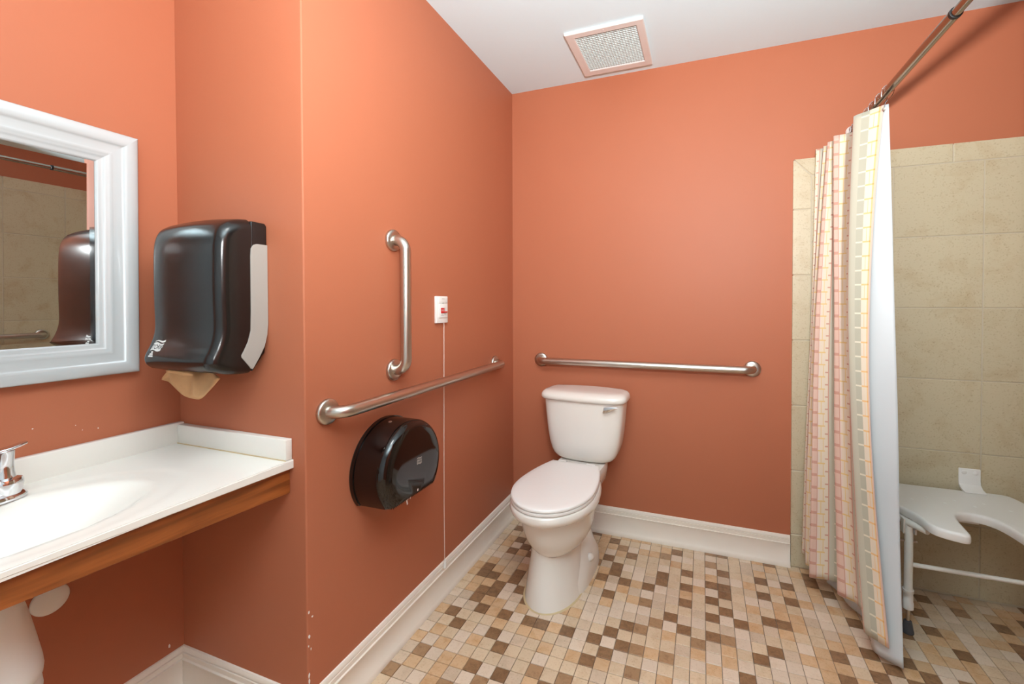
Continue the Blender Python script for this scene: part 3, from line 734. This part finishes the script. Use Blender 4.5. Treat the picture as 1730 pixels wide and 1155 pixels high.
ped.loft([rrect(.121, -.60, -.150, 0, p=2.8), rrect(.120, -.60, -.152, .025, p=2.8), rrect(.118, -.59, -.165, .055, p=2.8), rrect(.111, -.575, -.185, .085, p=2.6), rrect(.098, -.56, -.20, .125, p=2.4), rrect(.082, -.55, -.20, .175, p=2.4),
          rrect(.078, -.55, -.16, .24, p=2.4), rrect(.09, -.53, -.10, .31, p=2.6), rrect(.11, -.50, -.065, .37, p=3)])
build('pedestal', ped, PORC, toi, smooth=True)
bowl = MB()
bowl.loft([egg(.092, -.650, -.28, .205), egg(.110, -.670, -.27, .222), egg(.125, -.688, -.26, .243), egg(.137, -.704, -.255, .270), egg(.146, -.718, -.25, .305), egg(.151, -.730, -.245, .345), egg(.154, -.738, -.24, .370), egg(.158, -.745, -.24, .380), egg(.170, -.768, -.235, .386),
           egg(.179, -.786, -.232, .396), egg(.1825, -.7925, -.23, .412), egg(.181, -.790, -.23, .427), egg(.175, -.780, -.235, .434)])
bowl.loft([rrect(.098, -.40, -.05, .33), rrect(.118, -.40, -.042, .36), rrect(.122, -.40, -.04, .40), rrect(.122, -.40, -.04, .428), rrect(.118, -.40, -.043, .434)])
build('bowl', bowl, PORC, toi, smooth=True)
def lidring(a, yf, yb, z, hw):
    """seat outline: egg front, straight narrowing back of half width hw"""
    pts = egg(a, yf, yb, z, n=64, split=.44); out = []
    for x, y, z_ in pts: out.append((x, y, z_))
    return out
def lid_outline(s, z):
    # D-shaped elongated seat with narrower hinge end
    a = .1735*s; yf = -.786; cy = -.555; pts = []
    for k in range(41):
        an = pi+pi*k/40; pts.append((TXC+a*cos(an), cy+(cy-yf)*s*sin(an), z))
    yb = -.275; hw = .118*s
    for k in range(1, 16):
        q = k/15; e = .5-.5*cos(pi*q) ; pts.append((TXC+a+(hw-a)*(q**1.9), cy+(yb-.0-cy)*q, z))
    for k in range(0, 15):
        q = 1-k/15; pts.append((TXC-(a+(hw-a)*(q**1.9)), cy+(yb-cy)*q, z))
    return pts
def shrink(pts, d):
    c = Vector((TXC, -.52)); out = []
    for x, y, z in pts:
        v = Vector((x, y))-c; v = v*(1-d/v.length); out.append((c.x+v.x, c.y+v.y, z))
    return out
sl = lambda d, z: shrink(lid_outline(1, z), d)
build('seat', MB().loft([sl(.006, .4345), sl(.001, .4365), sl(0, .441), sl(.001, .4465), sl(.004, .448)]), SEATP, toi, smooth=True)
build('lid', MB().loft([sl(.004, .4495), sl(.0005, .4515), sl(0, .456), sl(.0015, .4605), sl(.007, .4635), sl(.03, .4650), sl(.10, .4662)]), SEATP, toi, smooth=True)
for dx in (-.072, .072):
    build('hinge', MB().lathe((TXC+dx-.02, -.262, .449), (1, 0, 0), [(.011, 0), (.012, .002), (.012, .038), (.011, .04)], 20), SEATP, toi, smooth=True)
tank = MB(); TX2 = .4695
def tr(hw, yf, z, bow=.012, n=64):
    yb = -.030; out = []; hw *= 1.015
    for k in range(n):
        an = 2*pi*k/n; p = 5.0
        cx_ = math.copysign(abs(cos(an))**(2/p), cos(an)); sy_ = math.copysign(abs(sin(an))**(2/p), sin(an))
        y = (yf+yb)/2+(yb-yf)/2*sy_
        if sy_ < 0: y -= bow*(1-cx_*cx_)*(-sy_)
        out.append((TX2+hw*cx_, y, z))
    return out
tank.loft([tr(.100, -.150, .4355), tr(.128, -.172, .439), tr(.148, -.184, .450), tr(.161, -.190, .466), tr(.172, -.194, .490), tr(.1825, -.198, .530), tr(.191, -.201, .585), tr(.1975, -.204, .65), tr(.2030, -.206, .71), tr(.2055, -.207, .748)])
tk = build('tank', tank, PORC, toi, smooth=True)
tl = MB(); tl.loft([tr(.207, -.209, .7455), tr(.2145, -.218, .7465), tr(.219, -.224, .752), tr(.2205, -.226, .760), tr(.2195, -.224, .770), tr(.215, -.216, .780), tr(.205, -.202, .7875), tr(.185, -.185, .791), tr(.10, -.14, .793)])
build('tank_lid', tl, PORC, toi, smooth=True)
lv = MB(); c0 = Vector((.592, -.228, .718)); 
secs = []
for s, w, d, z in ((0, .0150, .012, 0), (.25, .0140, .013, .0030), (.5, .0105, .011, .0075), (.75, .0065, .008, .0120), (1, .0022, .005, .016)):
    c = c0+Vector((.068*s, .004*s, z)); secs.append([c+Vector((.25*b_*w, a*d*.5, b_*w)) for a, b_ in ((-1, -1), (-1.15, 0), (-1, 1), (1, 1), (1, -1))])
lv.loft(secs); fl = build('flush_lever', lv, CHROME, toi, bevel=.001, label='chrome flush lever')
build('lever_boss', MB().lathe((.606, -.2105, .722), (0, -1, 0), [(.010, 0), (.010, .004), (.006, .006), (.006, .014)], 16), CHROME, toi, smooth=True)
for sx in (1, -1):
    build('bolt_cap', MB().lathe((TXC+sx*.101, -.400, .088), (sx*.75, -.1, .66), [(.0165, 0), (.0165, .016), (.0145, .023), (.009, .027), (.003, .028)], 20), PORC, toi, smooth=True)
ck = egg(.1255, -.699, -.30, .0006, TXC-.016); ck2 = egg(.121, -.693, -.30, .004, TXC-.016)
build('caulk', MB().loft([ck, ck2], True, True), CAULK, toi, smooth=True, label='yellowed caulk around the toilet foot')
toi.rotation_euler = (0, 0, radians(-2.3))
# supply behind
build('supply_line', MB().tube([(.30, -.03, .20), (.30, -.06, .21), (.31, -.09, .30), (.33, -.10, .40), (.345, -.10, .442)], .006, 10), STEEL, toi, smooth=True)
build('supply_valve', MB().lathe((.30, -.001, .20), (0, -1, 0), [(.022, 0), (.022, .003), (.009, .006), (.009, .04), (.013, .042), (.013, .055)], 20), CHROME, toi, smooth=True)

# ------------------------------------------------------------------ curtain rod, hooks
RX, RZ = 1.655, 1.998
t = thing('curtain_rod', (RX, 0, RZ), 'telescoping steel shower curtain rod under the ceiling', 'curtain rod')
build('outer_tube', MB().tube([(RX, -.012, RZ), (RX, -.4, RZ), (RX, -.840, RZ)], .0145, 28), RODM, t, smooth=True)
build('inner_tube', MB().tube([(RX, -.82, RZ), (RX, -1.2, RZ), (RX, -1.612, RZ)], .0122, 28), RODM, t, smooth=True)
build('end_collar', MB().lathe((RX, -.832, RZ), (0, -1, 0), [(.0146, 0), (.0152, .001), (.0152, .010), (.0128, .0115), (.0123, .0125)], 28), DARKM, t, smooth=True)
for y, d in ((-.001, -1), (-1.619, 1)):
    build('end_foot', MB().lathe((RX, y, RZ), (0, d, 0), [(.024, 0), (.024, .004), (.018, .013), (.0148, .016)], 28), PLW, t, smooth=True)

# curtain outlines: (x, y) at the top and at the hem
topc = [(1.642, -.404), (1.607, -.372), (1.570, -.330), (1.612, -.288), (1.648, -.240), (1.606, -.166), (1.550, -.148), (1.640, -.118), (1.585, -.104), (1.543, -.086), (1.612, -.062), (1.536, -.048), (1.590, -.034), (1.512, -.022)]
midc = [(1.592, -.450), (1.570, -.435), (1.541, -.408), (1.570, -.370), (1.596, -.320), (1.581, -.240), (1.543, -.212), (1.600, -.178), (1.557, -.142), (1.488, -.136), (1.550, -.104), (1.489, -.074), (1.530, -.050), (1.492, -.028)]
botc = [(1.622, -.556), (1.600, -.530), (1.574, -.494), (1.588, -.445), (1.597, -.395), (1.590, -.338), (1.538, -.300), (1.566, -.236), (1.545, -.204), (1.463, -.212), (1.512, -.158), (1.466, -.120), (1.515, -.066), (1.462, -.034)]
period_u = [0, .26, .48, .80, 1.20, 1.54, 1.94, 2.16, 2.38, 2.95, 3.2, 3.72, 3.9, 4.6]   # stripe phase at each control point
def cloth(name, tp_, md_, bt_, zt, zb, m, parent, us=None, k=8, nz=70, thick=.0009, belly=None):
    T_, D_, B_ = catmull(tp_, k), catmull(md_, k), catmull(bt_, k); n = len(T_); nzv = nz+1
    ZB = zb if callable(zb) else (lambda s: zb)
    ZT_ = zt if callable(zt) else (lambda s: zt)
    v = []; uv = []
    uu = [x[0] for x in catmull([(a,) for a in us], k)] if us else [i/n for i in range(n)]
    for i in range(n):
        s = i/(n-1)
        for j in range(nzv):
            q = j/nz; w0, w1, w2 = (1-q)*(1-2*q), 4*q*(1-q), q*(2*q-1)
            x = T_[i][0]*w0+D_[i][0]*w1+B_[i][0]*w2; y = T_[i][1]*w0+D_[i][1]*w1+B_[i][1]*w2
            if belly: bx_, by_ = belly(s, q); x += bx_; y += by_
            z = ZT_(s)+(ZB(s)-ZT_(s))*q
            v.append((x, y, z)); uv.append((uu[i], z))
    fcs = [(i*nzv+j, i*nzv+j+1, (i+1)*nzv+j+1, (i+1)*nzv+j) for i in range(n-1) for j in range(nz)]
    base = Vector(parent['_base']); me = bpy.data.meshes.new(name); me.from_pydata([tuple(Vector(p)-base) for p in v], [], fcs); me.materials.append(m)
    ul = me.uv_layers.new(name='UVMap')
    for lp in me.loops: ul.data[lp.index].uv = uv[lp.vertex_index]
    for p_ in me.polygons: p_.use_smooth = True
    o = bpy.data.objects.new(name, me); COL.objects.link(o); o.parent = parent
    so = o.modifiers.new('thick', 'SOLIDIFY'); so.thickness = thick; so.offset = 0
    return o
def wob(s, q): return (.003*sin(q*9+s*11)*q, .004*sin(q*7+s*17)*q)
cur = thing('shower_curtain', (1.60, -.2, 1.95), 'bunched fabric shower curtain with pink, sage and orange brick stripes', 'shower curtain')
cloth('fabric', topc, midc, botc, lambda s: 1.946-.016*s, lambda s: .082+.04*max(0, s-.8), CURT, cur, period_u, belly=wob)
lin_ = thing('shower_liner', (1.68, -.25, 1.95), 'plain white vinyl liner hanging inside the patterned shower curtain', 'shower liner')
ltop = [(1.658, -.398), (1.668, -.36), (1.672, -.30), (1.668, -.24), (1.674, -.18), (1.668, -.12), (1.672, -.07), (1.666, -.03)]
lbot = [(1.662, -.548), (1.622, -.508), (1.592, -.464), (1.618, -.385), (1.612, -.322), (1.580, -.258), (1.566, -.186), (1.535, -.125)]
lbot = [(x+.010, y+.006) for x, y in lbot]; lbot[0] = (1.663, -.549); lbot[1] = (1.604, -.506); ltop[1] = (1.640, -.380); ltop[2] = (1.663, -.31)
lmid = [((a[0]+b_[0])/2, (a[1]+b_[1])/2) for a, b_ in zip(ltop, lbot)]; lmid[0] = (1.667, -.462); lmid[1] = (1.588, -.424); lmid[2] = (1.612, -.370)
cloth('vinyl', ltop, lmid, lbot, lambda s: 1.950-.012*s, lambda s: .022, LINERM, lin_, belly=lambda s, q: (.0015*sin(q*14+s*5)*q, 0), thick=.0008)
build('grommet', MB().lathe((1.640, -.412, 1.928), (-.6, -.8, 0), [(.006, 0), (.006, .0015), (.003, .002)], 14), STEEL, cur, smooth=True)
def hook(y, xs_, zs):
    pts = [(RX-.019, y+.004, RZ-.020), (RX-.0185, y+.002, RZ+.002)]+[(RX-.0178*cos(a), y, RZ+.0178*sin(a)) for a in (.4, .9, 1.57, 2.2, 2.8, 3.4)]+[(RX+.010, y-.001, RZ-.024), (xs_, y-.002, zs+.012), (xs_-.003, y-.004, zs-.014), (xs_-.008, y-.005, zs-.010)]
    return MB().tube(catmull(pts, 3), .0013, 8)
hk = [(-.402, 1.646), (-.340, 1.650), (-.270, 1.652), (-.215, 1.650), (-.165, 1.650), (-.125, 1.650), (-.092, 1.652), (-.062, 1.650), (-.040, 1.650)]
words = ['nearest the loose curtain edge', 'second', 'third', 'fourth', 'fifth', 'sixth', 'seventh', 'eighth', 'nearest the back wall']
for (y, x), wd in zip(hk, words):
    lab = 'thin steel wire curtain hook on the rod, '+(wd if 'nearest' in wd else wd+' from the loose curtain edge')
    build('curtain_hook', hook(y, x, 1.94), CHROME, smooth=True, label=lab, cat='hook', group='curtain hooks on the rod')

# ------------------------------------------------------------------ shower bench
BCX = 1.962; BZ = .462
ben = thing('shower_bench', (BCX, -.25, 0), 'white fold-down shower bench with a cut-out seat on legs', 'shower bench')
half = [(0, -.030), (.105, -.030), (.150, -.026), (.215, -.030), (.238, -.060), (.246, -.12), (.243, -.20), (.225, -.27), (.200, -.32), (.186, -.36), (.182, -.395), (.172, -.425), (.145, -.446), (.110, -.459), (.096, -.462),
        (.083, -.455), (.078, -.43), (.074, -.39), (.068, -.345), (.056, -.305), (.035, -.280), (0, -.270)]
hs = catmull(half, 4)
outl = [(BCX+x, y) for x, y in hs]+[(BCX-x, y) for x, y in hs[::-1][1:-1]]
# orientation test so that inset goes inward
ar = sum(outl[i-1][0]*outl[i][1]-outl[i][0]*outl[i-1][1] for i in range(len(outl)))
def inset(pl, d):
    n = len(pl); out = []; sg = 1 if ar > 0 else -1
    for i, p in enumerate(pl):
        a = Vector(pl[i-1]); b_ = Vector(pl[(i+1) % n]); tg = (b_-a)
        if tg.length < 1e-9: out.append(p); continue
        tg.normalize(); out.append((p[0]-tg.y*d*sg, p[1]+tg.x*d*sg))
    return out
seat = MB(); lev = [(.008, -.034), (.002, -.031), (0, -.024), (0, -.010), (.0015, -.004), (.006, -.0005), (.010, 0)]
seat.loft([[(x, y, BZ+dz) for x, y in inset(outl, d)] for d, dz in lev])
build('seat', seat, PLW, ben, smooth=True)
for x, y in ((-.09, -.16), (-.045, -.20), (.0, -.16), (.045, -.20), (.09, -.16), (-.15, -.20), (.15, -.20)):
    build('drain_hole', MB().lathe((BCX+x, y, BZ+.0002), (0, 0, 1), [(.0055, 0), (.0055, .0006), (.004, .0008)], 12), mat('hole_white', rgb(250, 247, 243), .5) if 'hole_white' not in bpy.data.materials else bpy.data.materials['hole_white'], ben)
for sx in (-1, 1):
    x = BCX+(.115 if sx > 0 else -.197)
    br = MB(); pf = [(0, .548), (-.010, .548), (-.012, .545), (-.012, .500), (-.016, .484), (-.030, .472), (-.060, .4665), (-.060, .4625), (-.026, .4625), (-.010, .474), (0, .49)]
    br.prism([(x-.036, y, z) for y, z in pf], (.072, 0, 0))
    bk = build('wall_bracket', br, PLW, ben, bevel=.003, seg=3, smooth=True)
    for dx in (-.019, .019):
        build('screw_cap', MB().lathe((x+dx, -.0115, .532), (0, -1, 0), [(.0085, 0), (.0085, .0025), (.006, .004)], 20), PLW, bk, smooth=True)
for sx in (-1, 1):
    lx = BCX+sx*.200; ly = -.312
    leg = build('leg', MB().tube([(lx, ly, .42), (lx, ly, .30), (lx, ly, .10)], .0135, 24), ALUW, ben, smooth=True)
    build('leg_sleeve', MB().lathe((lx, ly, .165), (0, 0, -1), [(.0138, 0), (.0175, .001), (.0175, .012), (.0155, .014), (.0155, .048), (.0172, .05), (.0172, .073), (.0138, .074)], 24), PLW, leg, smooth=True)
    build('foot_bolt', MB().lathe((lx, ly, .10), (0, 0, -1), [(.006, 0), (.006, .065)], 12), STEEL, leg, smooth=True)
    build('foot', MB().lathe((lx, ly, .046), (0, 0, -1), [(.008, 0), (.0125, .003), (.014, .012), (.0175, .034), (.0195, .044), (.0185, .0458)], 24), RUBBER, leg, smooth=True, label='dark grey rubber foot')
    build('lock_pin', MB().tube([(lx-.026, ly, .345), (lx, ly, .345), (lx+.026, ly, .345)], .004, 10), STEEL, leg, smooth=True)
    build('hinge_plate', MB().box(lx-.021, lx-.0145, ly-.012, ly+.012, .375, .432), ALUW, leg, bevel=.002); build('hinge_plate', MB().box(lx+.0145, lx+.021, ly-.012, ly+.012, .375, .432), ALUW, leg, bevel=.002)
fx = .215
pth = [(BCX-fx+.05, -.05, BZ-.046), (BCX-fx, -.10, BZ-.046), (BCX-fx-.004, -.22, BZ-.046), (BCX-fx+.006, -.30, BZ-.046), (BCX-fx+.05, -.37, BZ-.046)]
build('seat_frame', MB().tube(catmull(pth, 6), .0125, 18), ALUW, ben, smooth=True)
build('seat_frame', MB().tube([(2*BCX-x, y, z) for x, y, z in catmull(pth, 6)], .0125, 18), ALUW, ben, smooth=True)
build('cross_bar', MB().tube([(BCX-.200, -.312, .258), (BCX, -.312, .258), (BCX+.200, -.312, .258)], .008, 16), ALUW, ben, smooth=True)
build('under_clip', MB().box(BCX-.03, BCX+.03, -.262, -.235, BZ-.042, BZ-.033), PLW, ben, bevel=.003)
build('safety_cable', MB().tube(catmull([(BCX+.10, -.15, BZ-.036), (BCX+.13, -.20, .40), (BCX+.155, -.26, .375), (BCX+.188, -.312, .37)], 6), .0015, 8), RUBBER, ben, smooth=True)

for o in bpy.data.objects:
    if '_base' in o: del o['_base']
